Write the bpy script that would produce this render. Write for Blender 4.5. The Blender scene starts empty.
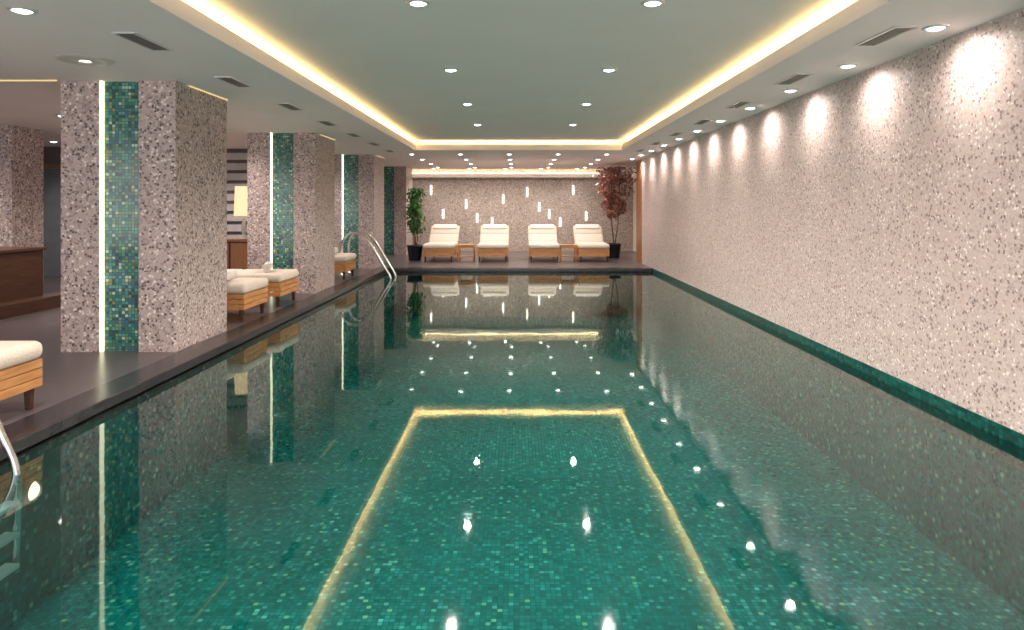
import bpy, bmesh, math, random
from mathutils import Vector, Matrix
random.seed(7)
C = bpy.context.scene.collection
sc = bpy.context.scene
sc.view_settings.view_transform = 'Standard'
sc.view_settings.exposure = 0.72

# ------------------------------------------------------------ node helpers
def newmat(name):
    m = bpy.data.materials.new(name); m.use_nodes = True
    nt = m.node_tree; nt.nodes.clear()
    out = nt.nodes.new('ShaderNodeOutputMaterial')
    return m, nt, out
def lk(nt, a, b): nt.links.new(a, b)
def math_n(nt, op, a, b=None, clamp=False):
    n = nt.nodes.new('ShaderNodeMath'); n.operation = op; n.use_clamp = clamp
    for i, v in enumerate((a, b)):
        if v is None: continue
        if isinstance(v, (int, float)): n.inputs[i].default_value = v
        else: lk(nt, v, n.inputs[i])
    return n.outputs[0]
def vmath(nt, op, a, b=None):
    n = nt.nodes.new('ShaderNodeVectorMath'); n.operation = op
    for i, v in enumerate((a, b)):
        if v is None: continue
        if isinstance(v, (tuple, list)): n.inputs[i].default_value = v
        else: lk(nt, v, n.inputs[i])
    return n.outputs[0]
def ramp(nt, fac, stops, interp='LINEAR'):
    n = nt.nodes.new('ShaderNodeValToRGB'); r = n.color_ramp; r.interpolation = interp
    while len(r.elements) > 1: r.elements.remove(r.elements[-1])
    r.elements[0].position = stops[0][0]; r.elements[0].color = (*stops[0][1], 1)
    for p, c in stops[1:]:
        e = r.elements.new(p); e.color = (*c, 1)
    lk(nt, fac, n.inputs[0]); return n.outputs[0]
def mixc(nt, fac, a, b, blend='MIX'):
    n = nt.nodes.new('ShaderNodeMix'); n.data_type = 'RGBA'; n.blend_type = blend
    for s, v in ((n.inputs[0], fac), (n.inputs[6], a), (n.inputs[7], b)):
        if isinstance(v, (int, float)): s.default_value = v
        elif isinstance(v, tuple): s.default_value = (*v, 1)
        else: lk(nt, v, s)
    return n.outputs[2]
def pos(nt):
    return nt.nodes.new('ShaderNodeNewGeometry').outputs['Position']
def objc(nt):
    return nt.nodes.new('ShaderNodeTexCoord').outputs['Object']
def noise(nt, vec, scale, detail=3, rough=0.5):
    n = nt.nodes.new('ShaderNodeTexNoise'); n.inputs['Scale'].default_value = scale
    n.inputs['Detail'].default_value = detail; n.inputs['Roughness'].default_value = rough
    lk(nt, vec, n.inputs['Vector']); return n.outputs[0]
def bsdf(nt, out, col, rough=0.5, metal=0.0, spec=0.5, bump=None, bstr=0.2, bdist=0.01):
    b = nt.nodes.new('ShaderNodeBsdfPrincipled')
    if isinstance(col, tuple): b.inputs['Base Color'].default_value = (*col, 1)
    else: lk(nt, col, b.inputs['Base Color'])
    if isinstance(rough, (int, float)): b.inputs['Roughness'].default_value = rough
    else: lk(nt, rough, b.inputs['Roughness'])
    b.inputs['Metallic'].default_value = metal
    b.inputs['Specular IOR Level'].default_value = spec
    if bump is not None:
        bn = nt.nodes.new('ShaderNodeBump'); bn.inputs['Strength'].default_value = bstr
        bn.inputs['Distance'].default_value = bdist
        lk(nt, bump, bn.inputs['Height']); lk(nt, bn.outputs[0], b.inputs['Normal'])
    lk(nt, b.outputs[0], out.inputs[0]); return b
def plain(name, col, rough=0.5, metal=0.0, spec=0.5, var=0.08, nscale=6, bump=0.0):
    m, nt, out = newmat(name)
    n = noise(nt, objc(nt), nscale, 4)
    c = ramp(nt, n, [(0.3, tuple(x*(1-var) for x in col)), (0.7, tuple(min(1, x*(1+var)) for x in col))])
    bsdf(nt, out, c, rough, metal, spec, n if bump else None, bump)
    return m
def emis(name, col, strength):
    m, nt, out = newmat(name)
    e = nt.nodes.new('ShaderNodeEmission'); e.inputs[0].default_value = (*col, 1); e.inputs[1].default_value = strength
    lk(nt, e.outputs[0], out.inputs[0]); return m
def terrazzo(name, stops, matrix, scale, rough=0.45, edge=0.07):
    m, nt, out = newmat(name)
    p = pos(nt)
    w = nt.nodes.new('ShaderNodeTexVoronoi'); w.inputs['Scale'].default_value = scale
    lk(nt, p, w.inputs['Vector'])
    d = nt.nodes.new('ShaderNodeTexVoronoi'); d.feature = 'DISTANCE_TO_EDGE'; d.inputs['Scale'].default_value = scale
    lk(nt, p, d.inputs['Vector'])
    sep = nt.nodes.new('ShaderNodeSeparateColor'); lk(nt, w.outputs['Color'], sep.inputs[0])
    chip = ramp(nt, sep.outputs[0], stops, 'CONSTANT')
    mask = math_n(nt, 'GREATER_THAN', d.outputs[0], edge)
    col = mixc(nt, mask, matrix, chip)
    big = noise(nt, p, 1.3, 3)
    col = mixc(nt, 0.15, col, ramp(nt, big, [(0.3, (0.4, 0.4, 0.4)), (0.7, (0.7, 0.7, 0.7))]), 'SOFT_LIGHT')
    bsdf(nt, out, col, rough, 0, 0.35, sep.outputs[1], 0.1, 0.002)
    return m
def mosaic(name, stops, grout, size, off, rough=0.2, world=True, gw=0.06, spec=0.6, interp='LINEAR'):
    m, nt, out = newmat(name)
    p = pos(nt) if world else objc(nt)
    q = vmath(nt, 'ADD', vmath(nt, 'MULTIPLY', p, (1/size,)*3), off)
    fl = vmath(nt, 'FLOOR', q)
    wn = nt.nodes.new('ShaderNodeTexWhiteNoise'); wn.noise_dimensions = '3D'; lk(nt, fl, wn.inputs['Vector'])
    fr = vmath(nt, 'FRACTION', q)
    s = nt.nodes.new('ShaderNodeSeparateXYZ'); lk(nt, fr, s.inputs[0])
    mk = None
    for i in range(3):
        a = math_n(nt, 'MINIMUM', s.outputs[i], math_n(nt, 'SUBTRACT', 1.0, s.outputs[i]))
        mk = a if mk is None else math_n(nt, 'MINIMUM', mk, a)
    mask = math_n(nt, 'GREATER_THAN', mk, gw)
    col = ramp(nt, wn.outputs['Value'], stops, interp)
    big = noise(nt, p, 0.9, 3)
    col = mixc(nt, 0.5, col, ramp(nt, big, [(0.3, (0.35,)*3), (0.7, (0.7,)*3)]), 'SOFT_LIGHT')
    col = mixc(nt, mask, grout, col)
    sc2 = nt.nodes.new('ShaderNodeSeparateColor'); lk(nt, wn.outputs['Color'], sc2.inputs[0])
    bsdf(nt, out, col, rough, 0, spec, math_n(nt, 'ADD', mask, sc2.outputs[1]), 0.2, 0.004)
    return m
def wood(name, c1, c2, axis=0, scale=3.0, rough=0.35):
    m, nt, out = newmat(name)
    st = [14.0, 14.0, 14.0]; st[axis] = 1.2
    v = vmath(nt, 'MULTIPLY', objc(nt), tuple(st))
    n = noise(nt, v, scale, 5, 0.6)
    col = ramp(nt, n, [(0.3, c1), (0.5, tuple((a+b)/2 for a, b in zip(c1, c2))), (0.7, c2)])
    bsdf(nt, out, col, rough, 0, 0.4, n, 0.15, 0.003)
    return m

# ------------------------------------------------------------ materials
M_col = terrazzo('terrazzo_column', [(0, (0.105, 0.082, 0.087)), (0.13, (0.46, 0.37, 0.355)), (0.40, (0.33, 0.26, 0.255)),
        (0.6, (0.51, 0.425, 0.405)), (0.82, (0.21, 0.165, 0.17)), (0.89, (0.74, 0.67, 0.635))], (0.43, 0.35, 0.335), 42)
M_wall = terrazzo('terrazzo_wall', [(0, (0.25, 0.185, 0.18)), (0.08, (0.55, 0.455, 0.43)), (0.4, (0.45, 0.365, 0.345)),
        (0.6, (0.61, 0.52, 0.49)), (0.87, (0.36, 0.285, 0.27)), (0.92, (0.78, 0.71, 0.675))], (0.51, 0.42, 0.395), 52)
M_back = terrazzo('terrazzo_end_wall', [(0, (0.20, 0.16, 0.145)), (0.13, (0.46, 0.39, 0.34)), (0.4, (0.36, 0.30, 0.265)),
        (0.6, (0.51, 0.44, 0.385)), (0.86, (0.27, 0.22, 0.20)), (0.93, (0.70, 0.63, 0.57))], (0.42, 0.36, 0.315), 34)
M_ceil = plain('ceiling_paint', (0.84, 0.78, 0.765), 0.75, 0, 0.2, 0.02, 1.5)
M_ceil_in = plain('ceiling_paint_inner', (0.80, 0.76, 0.73), 0.7, 0, 0.25, 0.02, 1.5)
M_dark = plain('dark_plaster', (0.14, 0.13, 0.135), 0.7, 0, 0.3)
M_white = plain('white_plaster', (0.75, 0.68, 0.62), 0.7, 0, 0.3, 0.03)
M_pool = mosaic('pool_mosaic', [(0, (0.0, 0.105, 0.10)), (0.35, (0.0, 0.155, 0.143)), (0.65, (0.0, 0.185, 0.18)), (0.8, (0.005, 0.225, 0.195)),
        (0.92, (0.015, 0.27, 0.275)), (0.96, (0.08, 0.40, 0.35)), (0.985, (0.22, 0.46, 0.24)), (1.0, (0.13, 0.52, 0.54))],
        (0.0, 0.105, 0.10), 0.034, (0.8, 0.7, 0.85), 0.25, spec=0.6)
M_band = mosaic('waterline_mosaic', [(0, (0.0, 0.035, 0.030)), (0.5, (0.0, 0.07, 0.058)), (0.9, (0.005, 0.12, 0.10)), (1.0, (0.03, 0.18, 0.14))],
        (0.0, 0.04, 0.037), 0.034, (0.8, 0.7, 0.85), 0.3, spec=0.4)
M_strip = mosaic('column_mosaic', [(0, (0.02, 0.08, 0.09)), (0.18, (0.03, 0.18, 0.15)), (0.38, (0.06, 0.27, 0.20)),
        (0.56, (0.03, 0.14, 0.23)), (0.70, (0.20, 0.27, 0.10)), (0.80, (0.08, 0.32, 0.28)), (0.94, (0.40, 0.56, 0.40))],
        (0.05, 0.09, 0.08), 0.031, (0.0, 0.35, 0.5), 0.15, False, 0.09, interp='CONSTANT')
M_cush = plain('terry_cushion', (0.68, 0.60, 0.515), 0.9, 0, 0.1, 0.06, 60, 0.5)
M_towel = plain('terry_towel', (0.80, 0.755, 0.70), 0.9, 0, 0.1, 0.05, 90, 0.6)
M_teak = wood('teak_wood', (0.38, 0.16, 0.05), (0.62, 0.32, 0.12), 0)
M_brown = wood('brown_wood', (0.040, 0.018, 0.012), (0.085, 0.038, 0.023), 1)
M_door = wood('door_wood', (0.26, 0.11, 0.045), (0.40, 0.18, 0.08), 2)
M_chrome = plain('chrome', (0.75, 0.76, 0.78), 0.12, 1.0, 0.5, 0.02)
M_metal = plain('vent_metal', (0.20, 0.19, 0.18), 0.5, 0.3)
M_tread = plain('ladder_tread_steel', (0.55, 0.56, 0.56), 0.35, 0.2)
M_pale = plain('pale_enamel', (0.55, 0.53, 0.50), 0.4, 0.0)
M_ring = plain('downlight_ring', (0.7, 0.7, 0.68), 0.3, 0.5)
M_pot = plain('dark_pot', (0.018, 0.018, 0.022), 0.25)
M_soil = plain('soil', (0.05, 0.03, 0.02), 0.95, 0, 0.1, 0.4, 40, 0.6)
M_bark = plain('bark', (0.12, 0.075, 0.045), 0.85, 0, 0.2, 0.3, 25, 0.5)
M_green = plain('green_leaf', (0.05, 0.18, 0.04), 0.45, 0, 0.4, 0.5, 9)
M_red = plain('russet_leaf', (0.40, 0.18, 0.14), 0.5, 0, 0.4, 0.55, 9)
M_slat = plain('light_slat', (0.50, 0.47, 0.47), 0.5)
M_shade = emis('lamp_shade_glow', (1.0, 0.66, 0.38), 0.85)
M_led = emis('cove_led', (1.0, 0.66, 0.25), 14)
M_ledback = emis('end_wall_led', (1.0, 0.72, 0.38), 7)
M_led2 = emis('column_led', (1.0, 0.95, 0.65), 1.6)
M_ledtop = emis('column_head_led', (1.0, 0.75, 0.32), 0.55)
M_bulb = emis('downlight_bulb', (1.0, 0.95, 0.88), 7)
M_rod = emis('wall_rod_glow', (1.0, 0.90, 0.78), 2.4)
M_poolbulb = emis('pool_lamp_glow', (1.0, 0.80, 0.42), 1.8)
M_glass = plain('blue_grey_glass', (0.16, 0.18, 0.20), 0.1, 0, 0.6)

# deck stone with tile joints
def stone(name, col, sx, sy):
    m, nt, out = newmat(name)
    p = pos(nt)
    q = vmath(nt, 'MULTIPLY', p, (1/sx, 1/sy, 1))
    fr = vmath(nt, 'FRACTION', q); fl = vmath(nt, 'FLOOR', q)
    s = nt.nodes.new('ShaderNodeSeparateXYZ'); lk(nt, fr, s.inputs[0])
    j = math_n(nt, 'MINIMUM', math_n(nt, 'MULTIPLY', s.outputs[0], sx), math_n(nt, 'MULTIPLY', s.outputs[1], sy))
    mask = math_n(nt, 'GREATER_THAN', j, 0.006)
    n = noise(nt, p, 3, 4, 0.55)
    wn = nt.nodes.new('ShaderNodeTexWhiteNoise'); lk(nt, fl, wn.inputs['Vector'])
    f = math_n(nt, 'ADD', math_n(nt, 'MULTIPLY', n, 0.6), math_n(nt, 'MULTIPLY', wn.outputs['Value'], 0.4))
    c = ramp(nt, f, [(0.3, tuple(x*0.88 for x in col)), (0.7, tuple(x*1.12 for x in col))])
    c = mixc(nt, mask, tuple(x*0.45 for x in col), c)
    bsdf(nt, out, c, 0.28, 0, 0.5)
    return m
M_deck = stone('deck_stone', (0.088, 0.072, 0.076), 0.6, 0.6)
M_cope = plain('coping_stone', (0.030, 0.026, 0.030), 0.25, 0, 0.5, 0.3, 8)

# water: fresnel mix of mirror and tinted transparency with real ripples
m, nt, out = newmat('pool_water_surface'); M_water = m
p = pos(nt)
n1 = noise(nt, vmath(nt, 'MULTIPLY', p, (1.0, 0.8, 1.0)), 1.7, 2, 0.5)
n2 = noise(nt, p, 9.0, 2, 0.5)
hgt = math_n(nt, 'ADD', n1, math_n(nt, 'MULTIPLY', n2, 0.05))
bn = nt.nodes.new('ShaderNodeBump'); bn.inputs['Strength'].default_value = 1.0; bn.inputs['Distance'].default_value = 0.0014
lk(nt, hgt, bn.inputs['Height'])
fz = nt.nodes.new('ShaderNodeFresnel'); fz.inputs['IOR'].default_value = 1.6; lk(nt, bn.outputs[0], fz.inputs['Normal'])
gl = nt.nodes.new('ShaderNodeBsdfGlossy'); gl.inputs['Roughness'].default_value = 0.03; gl.inputs[0].default_value = (0.88, 1.0, 0.97, 1)
lk(nt, bn.outputs[0], gl.inputs['Normal'])
tr = nt.nodes.new('ShaderNodeBsdfTransparent'); tr.inputs[0].default_value = (0.64, 0.93, 0.91, 1)
mx = nt.nodes.new('ShaderNodeMixShader'); lk(nt, fz.outputs[0], mx.inputs[0]); lk(nt, tr.outputs[0], mx.inputs[1]); lk(nt, gl.outputs[0], mx.inputs[2])
lk(nt, mx.outputs[0], out.inputs[0])

# ------------------------------------------------------------ mesh helpers
def addbox(bm, x0, x1, y0, y1, z0, z1):
    vs = [bm.verts.new(v) for v in ((x0,y0,z0),(x1,y0,z0),(x1,y1,z0),(x0,y1,z0),(x0,y0,z1),(x1,y0,z1),(x1,y1,z1),(x0,y1,z1))]
    for f in ((3,2,1,0),(4,5,6,7),(0,1,5,4),(1,2,6,5),(2,3,7,6),(3,0,4,7)):
        bm.faces.new([vs[i] for i in f])
    return vs
def tube(bm, pts, r, seg=10, caps=True):
    pts = [Vector(p) for p in pts]; rings = []
    up = None
    for i, p in enumerate(pts):
        t = (pts[min(i+1, len(pts)-1)] - pts[max(i-1, 0)]).normalized()
        if up is None:
            up = Vector((0, 1, 0)) if abs(t.y) < 0.9 else Vector((1, 0, 0))
        a = t.cross(up).normalized(); b = t.cross(a).normalized()
        rr = r[i] if isinstance(r, (list, tuple)) else r
        rings.append([bm.verts.new(p + a*math.cos(2*math.pi*k/seg)*rr + b*math.sin(2*math.pi*k/seg)*rr) for k in range(seg)])
    for i in range(len(rings)-1):
        for k in range(seg):
            bm.faces.new((rings[i][k], rings[i][(k+1)%seg], rings[i+1][(k+1)%seg], rings[i+1][k]))
    if caps:
        bm.faces.new(rings[0][::-1]); bm.faces.new(rings[-1])
def lathe(bm, prof, seg=24, cx=0, cy=0):
    rings = [[bm.verts.new((cx+r*math.cos(2*math.pi*k/seg), cy+r*math.sin(2*math.pi*k/seg), z)) for k in range(seg)] for r, z in prof]
    for i in range(len(rings)-1):
        for k in range(seg):
            bm.faces.new((rings[i][k], rings[i][(k+1)%seg], rings[i+1][(k+1)%seg], rings[i+1][k]))
    return rings
def mk(name, bm, mat, parent=None, smooth=False, bevel=0.0, recalc=True, **props):
    if recalc: bmesh.ops.recalc_face_normals(bm, faces=bm.faces)
    me = bpy.data.meshes.new(name); bm.to_mesh(me); bm.free()
    me.materials.append(mat)
    if smooth:
        for f in me.polygons: f.use_smooth = True
    o = bpy.data.objects.new(name, me); C.objects.link(o)
    if bevel:
        b = o.modifiers.new('bevel', 'BEVEL'); b.width = bevel; b.segments = 2; b.limit_method = 'ANGLE'
    if parent: o.parent = parent
    for k, v in props.items(): o[k] = v
    return o
def boxes(name, lst, mat, parent=None, bevel=0.0, **props):
    bm = bmesh.new()
    for b in lst: addbox(bm, *b)
    return mk(name, bm, mat, parent, False, bevel, **props)
def empty(name, loc, **props):
    o = bpy.data.objects.new(name, None); o.location = loc; C.objects.link(o); o.empty_display_size = 0.1
    for k, v in props.items(): o[k] = v
    return o
def dup(root, loc, rotz=None, **props):
    n = root.copy(); n.location = loc
    if rotz is not None: n.rotation_euler = (0, 0, rotz)
    C.objects.link(n)
    for k, v in props.items(): n[k] = v
    def rec(src, dst):
        for ch in src.children:
            c = ch.copy(); c.parent = dst; C.objects.link(c); rec(ch, c)
    rec(root, n)
    return n

CAMH = 1.38; ZC = 2.60; ZR = 2.80; WL = -0.08; XR = 3.08; XL = -3.0; YF = 15.6; YB = 22.0; Y0 = -1.5
S = dict(kind='structure')
# ------------------------------------------------------------ room shell
boxes('floor', [(-11, XL, Y0-0.5, YB, -0.12, 0), (XL, 3.7, YF, YB, -0.12, 0)], M_deck, **S)
boxes('trim_1', [(XL-0.25, XL+0.03, Y0, YF+0.25, -0.076, 0.004), (XL+0.03, XR, YF-0.03, YF+0.25, -0.076, 0.004)], M_cope, bevel=0.008, **S)
boxes('trim_3', [(XR-0.008, XR+0.02, Y0, YF-0.03, -0.22, 0.0)], M_band, **S)
boxes('wall_right', [(XR, XR+0.2, Y0-0.5, 17.0, 0.0, 2.95)], M_wall, **S)
boxes('wall_right_recess', [(3.7, 3.85, 17.0, YB, 0.0, 2.95)], M_white, **S)
boxes('wall_back', [(-11, 3.85, YB, YB+0.2, 0.0, 2.95)], M_back, **S)
boxes('wall_left', [(-11.2, -11, Y0-0.5, YB, 0.0, 2.95)], M_dark, **S)
CX0, CX1, CY0, CY1 = -2.17, 2.19, Y0+0.5, 14.4
UP = ZC+0.12
boxes('ceiling', [(-11, CX0, Y0-0.5, 21.3, ZC, ZC+0.08), (CX1, 3.85, Y0-0.5, 21.3, ZC, ZC+0.08),
                  (CX0, CX1, CY1, 21.3, ZC, ZC+0.08), (CX0, CX1, Y0-0.5, CY0, ZC, ZC+0.08),
                  (CX0-0.38, CX0-0.33, CY0-0.3, CY1+0.38, ZC+0.08, ZR+0.02), (CX1+0.33, CX1+0.38, CY0-0.3, CY1+0.38, ZC+0.08, ZR+0.02),
                  (CX0-0.33, CX1+0.33, CY1+0.33, CY1+0.38, ZC+0.08, ZR+0.02),
                  (CX0-0.02, CX0, CY0, CY1+0.02, ZC+0.08, UP), (CX1, CX1+0.02, CY0, CY1+0.02, ZC+0.08, UP), (CX0, CX1, CY1, CY1+0.02, ZC+0.08, UP),
                  (-11, 3.85, 21.3, YB, 2.9, 2.95)], M_ceil, **S)
boxes('ceiling_raised_panel', [(CX0-0.38, CX1+0.38, CY0-0.3, CY1+0.38, ZR, ZR+0.05)], M_ceil_in, **S)
boxes('trim_2', [(-3.6, 3.7, 21.86, YB, 2.36, 2.48)], M_white, **S)
boxes('door_1', [(XR-0.01, 3.25, 17.0, 17.75, 0, ZC), (3.25, 3.7, 17.60, 17.75, 0, ZC)], M_door, bevel=0.01, **S)

# pool basin & water
bm = bmesh.new()
def quad(bm, *v): bm.faces.new([bm.verts.new(x) for x in v])
D = -1.1
quad(bm, (XL,Y0,D),(XR,Y0,D),(XR,YF,D),(XL,YF,D))
quad(bm, (XL,Y0,D),(XL,YF,D),(XL,YF,-0.02),(XL,Y0,-0.02))
quad(bm, (XR-0.001,Y0,D),(XR-0.001,YF,D),(XR-0.001,YF,0.0),(XR-0.001,Y0,0.0))
quad(bm, (XL,YF,D),(XR,YF,D),(XR,YF,-0.02),(XL,YF,-0.02))
quad(bm, (XL,Y0,D),(XR,Y0,D),(XR,Y0,-0.02),(XL,Y0,-0.02))
me = bpy.data.meshes.new('pool_basin'); bm.to_mesh(me); bm.free(); me.materials.append(M_pool)
o = bpy.data.objects.new('pool_basin', me); C.objects.link(o); o['kind'] = 'structure'
o['label'] = 'swimming pool basin lined with green glass mosaic tiles'; o['category'] = 'swimming pool'
bm = bmesh.new(); quad(bm, (XL,Y0,WL),(XR-0.002,Y0,WL),(XR-0.002,YF,WL),(XL,YF,WL))
mk('pool_water', bm, M_water, recalc=False, kind='stuff', label='calm clear teal pool water surface filling the pool', category='water')

# ------------------------------------------------------------ lights (helpers)
def light(kind, name, loc, energy, col=(1,1,1), rot=(0,0,0), **kw):
    l = bpy.data.lights.new(name, kind); l.energy = energy; l.color = col
    for k, v in kw.items(): setattr(l, k, v)
    o = bpy.data.objects.new(name, l); o.location = loc; o.rotation_euler = rot; C.objects.link(o); return o

def strip(name, b, mat, label, group=None):
    bm = bmesh.new(); addbox(bm, *b)
    o = mk(name, bm, mat, label=label, category='light strip')
    if group: o['group'] = group
    return o
L = 'warm yellow strip light hidden in the ceiling cove'
strip('cove_light_strip', (CX0-0.13, CX0-0.07, CY0, CY1, ZC+0.08, ZC+0.10), M_led, L, 'ceiling cove strips')
strip('cove_light_strip', (CX1+0.07, CX1+0.13, CY0, CY1, ZC+0.08, ZC+0.10), M_led, L, 'ceiling cove strips')
strip('cove_light_strip', (CX0, CX1, CY1+0.07, CY1+0.13, ZC+0.08, ZC+0.10), M_led, L, 'ceiling cove strips')
strip('cove_light_strip', (-3.6, 2.6, 21.87, 21.95, 2.48, 2.50), M_ledback, 'warm yellow strip light above the lounge back wall', 'ceiling cove strips')

# downlights
WARM = (1.0, 0.87, 0.79)
dl = empty('downlight', (0, 0, 0), label='small round recessed ceiling downlight, lit', category='light')
bm = bmesh.new(); lathe(bm, [(0.058, 0.0), (0.058, -0.012), (0.080, -0.008), (0.084, 0.0)], 20)
mk('trim_ring', bm, M_ring, dl, True)
bm = bmesh.new(); r = lathe(bm, [(0.057, -0.001), (0.053, -0.010), (0.025, -0.020)], 20); bm.faces.new(r[-1])
mk('lamp_lens', bm, M_bulb, dl, True)
def downlight(x, y, z, energy, size=75, tilt=(0,0,0), group='downlights', first=[True], blend=0.8, soft=0.04):
    if first[0]:
        dl.location = (x, y, z); dl['group'] = group; first[0] = False
    else:
        dup(dl, (x, y, z), group=group)
    if energy:
        light('SPOT', 'downlight_beam', (x, y, z-0.03), energy, WARM, tilt, spot_size=math.radians(size), spot_blend=blend, shadow_soft_size=soft)
for y in (0.1, 2.35, 4.72, 7.0, 9.3, 11.6):
    for x in (-0.69, 0.93):
        downlight(x, y, ZR, 120, 150, group='pool ceiling downlights', soft=0.03, blend=0.6)
for i in range(13):
    downlight(2.82, 2.15+1.23*i, ZC, 34, 150, (0, math.radians(-18), 0), 'wall washing downlights', blend=1.0)
for y in (15.4, 17.1, 18.8, 20.4):
    for x in (-2.4, -1.3, -0.2, 0.9, 2.0):
        downlight(x, y, ZC, 44, 140, group='poolside lounge downlights')
for x in (-2.6, -1.5, -0.4, 0.7, 1.8):
    downlight(x, 21.0, ZC, 45, 150, group='poolside lounge downlights')
for y in (2.0, 4.2, 8.6, 10.2, 13.0, 14.6):
    downlight(-3.05 if y in (2.0, 4.2) else -4.7, y, ZC, 90, 150, group='lounge side downlights')
for x, y in ((-6.6, 5.0), (-6.0, 9.0), (-7.4, 8.0), (-6.2, 12.6), (-8.6, 9.6), (-8.5, 12.5), (-5.0, 17.5), (-6.0, 3.0)):
    downlight(x, y, ZC, 90, 140, group='lounge side downlights')

# vents
vt = empty('ceiling_vent', (2.60, 4.85, ZC), label='grey slotted air vent set into the white ceiling', category='vent', group='ceiling air vents')
boxes('vent_frame', [(-0.08,-0.065,-0.27,0.27,-0.01,0),(0.065,0.08,-0.27,0.27,-0.01,0),(-0.065,0.065,-0.27,-0.255,-0.01,0),(-0.065,0.065,0.255,0.27,-0.01,0)], M_ring, vt)
boxes('vent_slats', [(-0.06+i*0.025, -0.045+i*0.025, -0.255, 0.255, -0.007, -0.001) for i in range(5)], M_metal, vt)
for i in range(1, 7): dup(vt, (2.60, 4.85+1.6*i, ZC))
for i in range(7): dup(vt, (-2.74, 5.0+1.6*i, ZC))
# round ceiling diffuser
cd = empty('ceiling_diffuser', (-3.55, 5.6, ZC), label='round pale flush ceiling diffuser with a small central lamp', category='vent')
bm = bmesh.new(); lathe(bm, [(0.05,-0.004),(0.05,-0.02),(0.20,-0.015),(0.22,0.0)], 32); mk('diffuser_ring', bm, M_pale, cd, True)
bm = bmesh.new(); r = lathe(bm, [(0.05,-0.003),(0.04,-0.012)], 20); bm.faces.new(r[-1]); mk('lamp_lens', bm, M_bulb, cd, True)

# ------------------------------------------------------------ columns
def make_column(loc, w=1.10, d=1.15, n0=0.364, n1=0.746, label=''):
    e = empty('column', loc, label=label, category='column', group='terrazzo columns beside the pool')
    bm = bmesh.new()
    pl = [(0,0),(n0,0),(n0,0.07),(n1,0.07),(n1,0),(w,0),(w,d),(0,d)]
    lo = [bm.verts.new((x,y,0)) for x,y in pl]; hi = [bm.verts.new((x,y,ZC)) for x,y in pl]
    bm.faces.new(lo[::-1]); bm.faces.new(hi)
    for i in range(8):
        j = (i+1)%8; bm.faces.new((lo[i],lo[j],hi[j],hi[i]))
    mk('column_body', bm, M_col, e)
    boxes('mosaic_panel', [(n0+0.025, n1-0.001, 0.045, 0.069, 0.001, ZC-0.001)], M_strip, e)
    boxes('light_strip', [(n0+0.002, n0+0.020, 0.01, 0.069, 0.001, ZC-0.001)], M_led2, e, label='glowing vertical light strip')
    return e
LC = 'square grey-pink terrazzo column with green mosaic inset and light strip'
c1 = make_column((-4.38, 6.54, 0), label=LC)
for y in (11.05, 15.55, 20.0): dup(c1, (-4.38, y, 0))
boxes('column', [(-8.7, -7.45, 10.05, 10.72, 0, ZC)], M_col, label='plain speckled terrazzo column behind a low wood partition', category='column')
for y in (6.54, 11.05, 15.55):
    strip('column_head_light', (-3.275, -3.265, y+0.25, y+1.15, ZC-0.012, ZC), M_ledtop, 'thin warm light line where the column meets the ceiling', 'column head light lines')
strip('column_head_light', (-5.0, -4.40, 6.50, 6.515, ZC-0.012, ZC), M_ledtop, 'thin warm light line where the column meets the ceiling', 'column head light lines')

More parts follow.
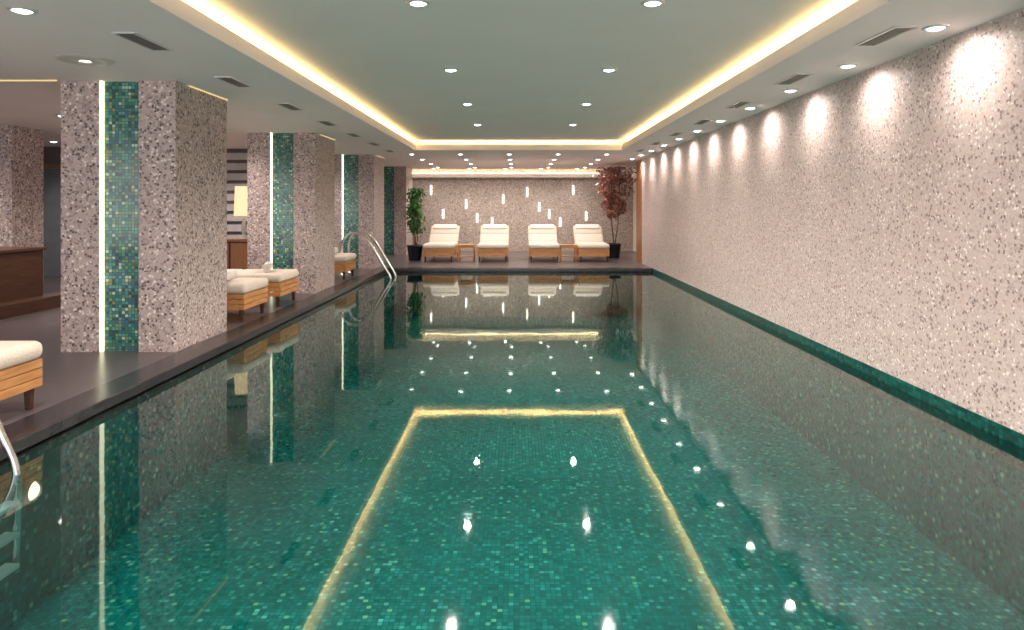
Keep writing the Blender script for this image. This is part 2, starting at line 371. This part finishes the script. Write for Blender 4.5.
# ------------------------------------------------------------ sun loungers
def cushion(bm, x0, x1, y0, y1, z0, z1, r=0.045, mat=None):
    t = bmesh.new(); addbox(t, x0, x1, y0, y1, z0, z1)
    bmesh.ops.bevel(t, geom=t.edges[:], offset=r, segments=4, profile=0.5, affect='EDGES')
    tm = bpy.data.meshes.new('tmp')
    if mat is not None: t.transform(mat)
    t.to_mesh(tm); t.free(); bm.from_mesh(tm); bpy.data.meshes.remove(tm)
def make_lounger(loc):
    e = empty('sun_lounger', loc, category='sun lounger')
    W = 0.39; Ln = 1.95
    fr = []
    for k in range(3):
        z0 = 0.150+k*0.064
        fr += [(-W, W, 0.0, 0.022, z0, z0+0.059), (-W, W, Ln-0.022, Ln, z0, z0+0.059),
               (-W, -W+0.022, 0.022, Ln-0.022, z0, z0+0.059), (W-0.022, W, 0.022, Ln-0.022, z0, z0+0.059)]
    for k in range(14):
        y = 0.03+k*0.137; fr.append((-W+0.022, W-0.022, y, y+0.1, 0.320, 0.337))
    boxes('frame', fr, M_teak, e, bevel=0.003)
    for sx in (-1, 1):
        for y in (0.025, Ln-0.085):
            bm = bmesh.new(); x = sx*(W-0.055)
            vs = addbox(bm, x-0.03, x+0.03, y, y+0.06, 0.0, 0.33)
            for v in vs[:4]:
                v.co.x = x+(v.co.x-x)*0.6; v.co.y = y+0.03+(v.co.y-y-0.03)*0.6
            mk('leg', bm, M_brown, e, bevel=0.003)
    bm = bmesh.new()
    for k in range(3):
        cushion(bm, -W-0.008, W+0.008, -0.02+k*0.405, 0.405+k*0.405, 0.338, 0.468, 0.055)
    mk('seat_cushion', bm, M_cush, e, True)
    ang = math.radians(36)
    R = Matrix.Translation((0, 1.215, 0.36)) @ Matrix.Rotation(ang, 4, 'X')
    bm = bmesh.new()
    for k in range(2): cushion(bm, -W-0.008, W+0.008, k*0.37, 0.38+k*0.37, 0.02, 0.13, 0.045, R)
    mk('backrest_cushion', bm, M_cush, e, True)
    bm = bmesh.new()
    cushion(bm, -W+0.06, W-0.06, 0.56, 0.74, 0.125, 0.172, 0.022, R)
    mk('head_cushion', bm, M_towel, e, True)
    bm = bmesh.new()
    t = bmesh.new()
    for k in range(6): addbox(t, -W+0.03, W-0.03, 0.02+k*0.12, 0.11+k*0.12, -0.005, 0.018)
    addbox(t, -W+0.05, -W+0.08, 0.02, 0.72, -0.03, -0.005); addbox(t, W-0.08, W-0.05, 0.02, 0.72, -0.03, -0.005)
    t.transform(R); tm = bpy.data.meshes.new('t'); t.to_mesh(tm); t.free(); bm.from_mesh(tm)
    addbox(bm, -W+0.05, -W+0.08, 1.70, 1.73, 0.34, 0.66); addbox(bm, W-0.08, W-0.05, 1.70, 1.73, 0.34, 0.66)
    mk('backrest', bm, M_teak, e)
    return e
xs_far = [-2.03, -0.65, 0.67, 1.93]
LG = make_lounger((xs_far[0], 17.35, 0))
LG['label'] = 'teak sun lounger with raised cream cushion facing the pool'; LG['group'] = 'sun loungers on the end deck'
for x in xs_far[1:]: dup(LG, (x, 17.35, 0))
for i, y in enumerate((4.35, 8.62, 9.87, 13.5)):
    dup(LG, (-3.30, y, 0), math.pi/2, label='slatted teak sun lounger with thick cream cushion beside the column', group='sun loungers beside the columns')

# rolled towels
def roll_mesh():
    bm = bmesh.new(); N = 60; prev = None
    for i in range(N+1):
        t = i/N; a = t*2*math.pi*3.2; r = 0.012+0.058*t
        x, z = r*math.cos(a), r*math.sin(a)
        cur = (bm.verts.new((x, -0.19, z)), bm.verts.new((x, 0.19, z)))
        if prev: bm.faces.new((prev[0], cur[0], cur[1], prev[1]))
        prev = cur
    return bm
tw = mk('rolled_towel', roll_mesh(), M_towel, None, True, label='white rolled terry towel lying on a lounger cushion', category='towel', group='rolled towels on loungers')
sm = tw.modifiers.new('s', 'SOLIDIFY'); sm.thickness = 0.013
tw.location = (-3.62, 8.45, 0.540)
for x, y, rz in ((-3.60, 9.80, 0.3), (-3.62, 13.4, 0.1)): dup(tw, (x, y, 0.540), rz)

# side tables
def make_table(loc):
    e = empty('side_table', loc, label='small square slatted teak side table between loungers', category='side table', group='teak side tables')
    boxes('tabletop', [(-0.21+i*0.072, -0.21+i*0.072+0.058, -0.21, 0.21, 0.41, 0.435) for i in range(6)] + [(-0.19,0.19,-0.19,-0.17,0.35,0.41),(-0.19,0.19,0.17,0.19,0.35,0.41),(-0.19,-0.17,-0.17,0.17,0.35,0.41),(0.17,0.19,-0.17,0.17,0.35,0.41)], M_teak, e, bevel=0.002)
    boxes('shelf', [(-0.18,0.18,-0.18,0.18,0.12,0.14)], M_teak, e, bevel=0.002)
    for sx in (-1,1):
        for sy in (-1,1):
            boxes('leg', [(sx*0.19-0.018, sx*0.19+0.018, sy*0.19-0.018, sy*0.19+0.018, 0, 0.41)], M_teak, e, bevel=0.002)
    return e
tb = make_table((-1.34, 17.75, 0)); dup(tb, (1.30, 17.75, 0))

# ------------------------------------------------------------ plants
def plant(name, loc, h, zlow, rad, n, leafmat, leafs, label, seed, flare=0.10, vase=False):
    rnd = random.Random(seed)
    e = empty(name, loc, label=label, category='plant')
    bm = bmesh.new()
    r = lathe(bm, [(0.15,0.0),(0.16,0.01),(0.205,0.36),(0.22,0.37),(0.22,0.40),(0.195,0.40),(0.19,0.34)], 28); bm.faces.new(r[0][::-1])
    mk('pot', bm, M_pot, e, True)
    bm = bmesh.new(); r = lathe(bm, [(0.19,0.345),(0.08,0.36)], 20); bm.faces.new(r[-1]); mk('soil', bm, M_soil, e, True)
    bm = bmesh.new(); tips = []
    for t in range(3):
        a = t*2.1; pts = []
        for i in range(8):
            f = i/7
            pts.append((0.03*math.cos(a)+0.03*math.sin(f*6+t)+flare*f*math.cos(a), 0.03*math.sin(a)+flare*f*math.sin(a)+0.02*math.cos(f*5), 0.34+(h-0.55)*f))
        tube(bm, pts, [0.016*(1-0.6*i/7) for i in range(8)], 7)
        for i in range(2, 8):
            for b in range(4):
                p = Vector(pts[i])
                if p.z < zlow-0.2: continue
                an = rnd.uniform(0, 6.28); f = (p.z-zlow)/(h-zlow)
                k = (0.45+0.55*min(1, f*1.5)) if vase else (1 if f < 0.75 else 0.7)
                ln = rad*rnd.uniform(0.6, 1.0)*k
                q = p+Vector((math.cos(an)*ln, math.sin(an)*ln, rnd.uniform(0.05, 0.30)))
                q.z = min(q.z, h-0.05)
                mid = (p+q)/2+Vector((0, 0, 0.04))
                tube(bm, [p, mid, q], [0.006, 0.004, 0.002], 5); tips += [(p, q)]
    mk('trunk', bm, M_bark, e, True)
    bm = bmesh.new()
    for i in range(n):
        p, q = rnd.choice(tips); f = rnd.uniform(0.25, 1.08)
        c = p.lerp(q, f)+Vector((rnd.gauss(0, 0.045), rnd.gauss(0, 0.045), rnd.gauss(0, 0.06)))
        if c.z < zlow: c.z = zlow+rnd.random()*0.2
        c.z = min(c.z, h-0.03)
        l = leafs*rnd.uniform(0.7, 1.2); w = l*0.27
        M = Matrix.Translation(c) @ Matrix.Rotation(rnd.uniform(0, 6.28), 4, 'Z') @ Matrix.Rotation(rnd.uniform(-0.2, 1.3), 4, 'Y') @ Matrix.Rotation(rnd.uniform(-0.5, 0.5), 4, 'X')
        P = [(0,0,0),(l*0.35,w,0.012),(l*0.75,w*0.7,0.0),(l,0,-0.02),(l*0.75,-w*0.7,0.0),(l*0.35,-w,0.012),(l*0.5,0,-0.006)]
        v = [bm.verts.new(M @ Vector(x)) for x in P]
        for a, b in ((0,1),(1,2),(2,3),(3,4),(4,5),(5,0)): bm.faces.new((v[a], v[b], v[6]))
    mk('foliage', bm, leafmat, e)
    return e
plant('potted_plant', (-2.72, 18.0, 0), 1.93, 0.70, 0.14, 950, M_green, 0.10, 'potted green ficus with dense leaves in a dark pot', 3, 0.07)
plant('potted_plant', (2.64, 18.9, 0), 2.54, 1.15, 0.42, 1350, M_red, 0.12, 'tall potted tree with russet red leaves in a dark pot', 5, 0.20, True)

# ------------------------------------------------------------ back wall light rods
rods = [(431,190),(443,214),(466,204),(477,218),(492,222),(503,199),(527,192),(539,207),(549,214),(560,222),(573,190),(586,216)]
first = None
for (px, py) in rods:
    X = (px-518)*YB/683; Z = CAMH-(py-208)*YB/683
    if first is None:
        bm = bmesh.new(); addbox(bm, -0.026, 0.026, -0.03, 0.0, -0.15, 0.15)
        first = mk('wall_light', bm, M_rod, None, False, 0.008, label='slim vertical glowing rod light on terrazzo wall', category='wall light', group='rod lights on the end wall')
        first.location = (X, YB, Z)
    else: dup(first, (X, YB, Z))

# ------------------------------------------------------------ ladders
def ladder(loc):
    e = empty('pool_ladder', loc, label='polished chrome pool ladder with curved handrails at the pool edge', category='pool ladder', group='pool ladders')
    def bez(p0, p1, p2, p3, n=10):
        return [tuple((1-t)**3*a+3*(1-t)**2*t*b+3*(1-t)*t*t*c+t**3*d for a, b, c, d in zip(p0, p1, p2, p3)) for t in [i/n for i in range(n+1)]]
    for y in (0.0, 0.50):
        pts = bez((-0.40, y, 0.0), (-0.44, y, 0.5), (-0.46, y, 0.80), (-0.24, y, 0.80)) + \
              bez((-0.24, y, 0.80), (-0.04, y, 0.78), (0.06, y, 0.33), (0.20, y, 0.06))[1:] + \
              bez((0.20, y, 0.06), (0.25, y, -0.04), (0.26, y, -0.12), (0.25, y, -0.25))[1:] + [(0.24, y, -0.62)]
        bm = bmesh.new(); tube(bm, pts, 0.021, 12); mk('handrail', bm, M_chrome, e, True)
        bm = bmesh.new(); lathe(bm, [(0.022,0.02),(0.05,0.012),(0.055,0.0)], 20, -0.40, y); mk('base_flange', bm, M_chrome, e, True)
    for z in (-0.24, -0.41, -0.58):
        boxes('tread', [(0.20, 0.28, 0.02, 0.48, z, z+0.022), (0.20, 0.21, 0.02, 0.48, z-0.02, z)], M_tread, e, bevel=0.003)
    return e
ld = ladder((-3.0, 3.25, 0)); l2 = dup(ld, (-3.0, 14.1, 0)); l2.scale = (1.5, 1.1, 1.08)

# underwater lamps on pool wall
pl = empty('pool_lamp', (XL, 4.2, -0.36), label='round underwater lamp glowing warm on the mosaic pool wall', category='pool light', group='underwater pool lamps')
def disc_x(bm, prof, seg=24):
    rings = [[bm.verts.new((x, r*math.cos(2*math.pi*k/seg), r*math.sin(2*math.pi*k/seg))) for k in range(seg)] for r, x in prof]
    for i in range(len(rings)-1):
        for k in range(seg): bm.faces.new((rings[i][k], rings[i][(k+1)%seg], rings[i+1][(k+1)%seg], rings[i+1][k]))
    return rings
bm = bmesh.new(); disc_x(bm, [(0.055,0.01),(0.06,0.03),(0.075,0.02),(0.08,0.0)]); mk('trim_ring', bm, M_metal, pl, True)
bm = bmesh.new(); r = disc_x(bm, [(0.055,0.008),(0.04,0.03)]); bm.faces.new(r[-1]); mk('lamp_lens', bm, M_poolbulb, pl, True)
light('SPOT', 'pool_lamp_beam', (XL+0.04, 4.2, -0.36), 12, (1.0, 0.85, 0.55), (0, math.radians(-90), 0), spot_size=math.radians(160), spot_blend=1.0, shadow_soft_size=0.04)

# ------------------------------------------------------------ lounge side
wp = empty('low_partition', (-6.9, 8.6, 0), label='low dark wood partition with plinth in the lounge', category='partition')
boxes('partition_panel', [(-0.5, 0.3, -1.6, 0.9, 0, 0.80)], M_brown, wp, bevel=0.01)
boxes('plinth', [(0.3, 0.52, -1.6, 1.2, 0, 0.17)], M_brown, wp, bevel=0.008)
boxes('top_rail', [(-0.52, 0.33, -1.62, 0.93, 0.80, 0.84)], M_brown, wp, bevel=0.006)
ss = empty('slatted_screen', (-6.6, 14.0, 0), label='full height horizontal slatted screen in pale grey', category='screen')
boxes('screen_panel', [(-1.2, 1.9, 0.05, 0.10, 0, ZC)], M_dark, ss)
boxes('slats', [(-1.2, 1.9, 0.0, 0.05, 0.06+i*0.21, 0.06+i*0.21+0.14) for i in range(12)], M_slat, ss)
boxes('wall_lounge', [(-11, -9.75, 13.6, 13.75, 0, ZC), (-8.75, -7.8, 13.6, 13.75, 0, ZC), (-9.75, -8.75, 13.6, 13.75, 2.25, ZC)], M_dark, **S)
boxes('door_2', [(-9.75, -9.68, 13.58, 13.7, 0, 2.25), (-8.82, -8.75, 13.58, 13.7, 0, 2.25), (-9.68, -8.82, 13.58, 13.7, 2.17, 2.25)], M_door, **S)
boxes('window_1', [(-9.68, -8.82, 13.63, 13.66, 0, 2.17)], M_glass, **S)
sb = empty('sideboard', (-5.15, 12.4, 0), label='low wooden sideboard carrying a lamp in the lounge', category='sideboard')
boxes('cabinet_body', [(-0.5, 0.5, -0.2, 0.2, 0.1, 0.78)], M_brown, sb, bevel=0.005)
boxes('worktop', [(-0.53, 0.53, -0.22, 0.22, 0.78, 0.82)], M_door, sb, bevel=0.005)
for x in (-0.25, 0.25): boxes('door', [(x-0.23, x+0.23, -0.215, -0.2, 0.14, 0.75)], M_door, sb, bevel=0.003)
for x in (-0.45, 0.42):
    for y in (-0.16, 0.13): boxes('leg', [(x, x+0.03, y, y+0.03, 0, 0.1)], M_brown, sb)
tl = empty('table_lamp', (-4.96, 12.35, 0.82), label='table lamp with glowing cream fabric drum shade', category='lamp')
bm = bmesh.new(); r = lathe(bm, [(0.09,0),(0.09,0.02),(0.02,0.04),(0.045,0.15),(0.05,0.24),(0.015,0.36),(0.012,0.46)], 20); bm.faces.new(r[0][::-1]); mk('base', bm, M_pale, tl, True)
bm = bmesh.new(); lathe(bm, [(0.17,0.42),(0.15,0.95)], 28); mk('lamp_shade', bm, M_shade, tl, True)

# ------------------------------------------------------------ world & camera
w = bpy.data.worlds.new('world'); sc.world = w; w.use_nodes = True
w.node_tree.nodes['Background'].inputs[0].default_value = (1.0, 0.93, 0.90, 1)
w.node_tree.nodes['Background'].inputs[1].default_value = 1.9
cam = bpy.data.cameras.new('camera'); co = bpy.data.objects.new('camera', cam); C.objects.link(co)
co.location = (0, 0, CAMH); co.rotation_euler = (math.pi/2, 0, 0)
cam.sensor_width = 36; cam.lens = 24.01; cam.shift_x = -0.006; cam.shift_y = -0.1045; cam.clip_start = 0.05
sc.camera = co
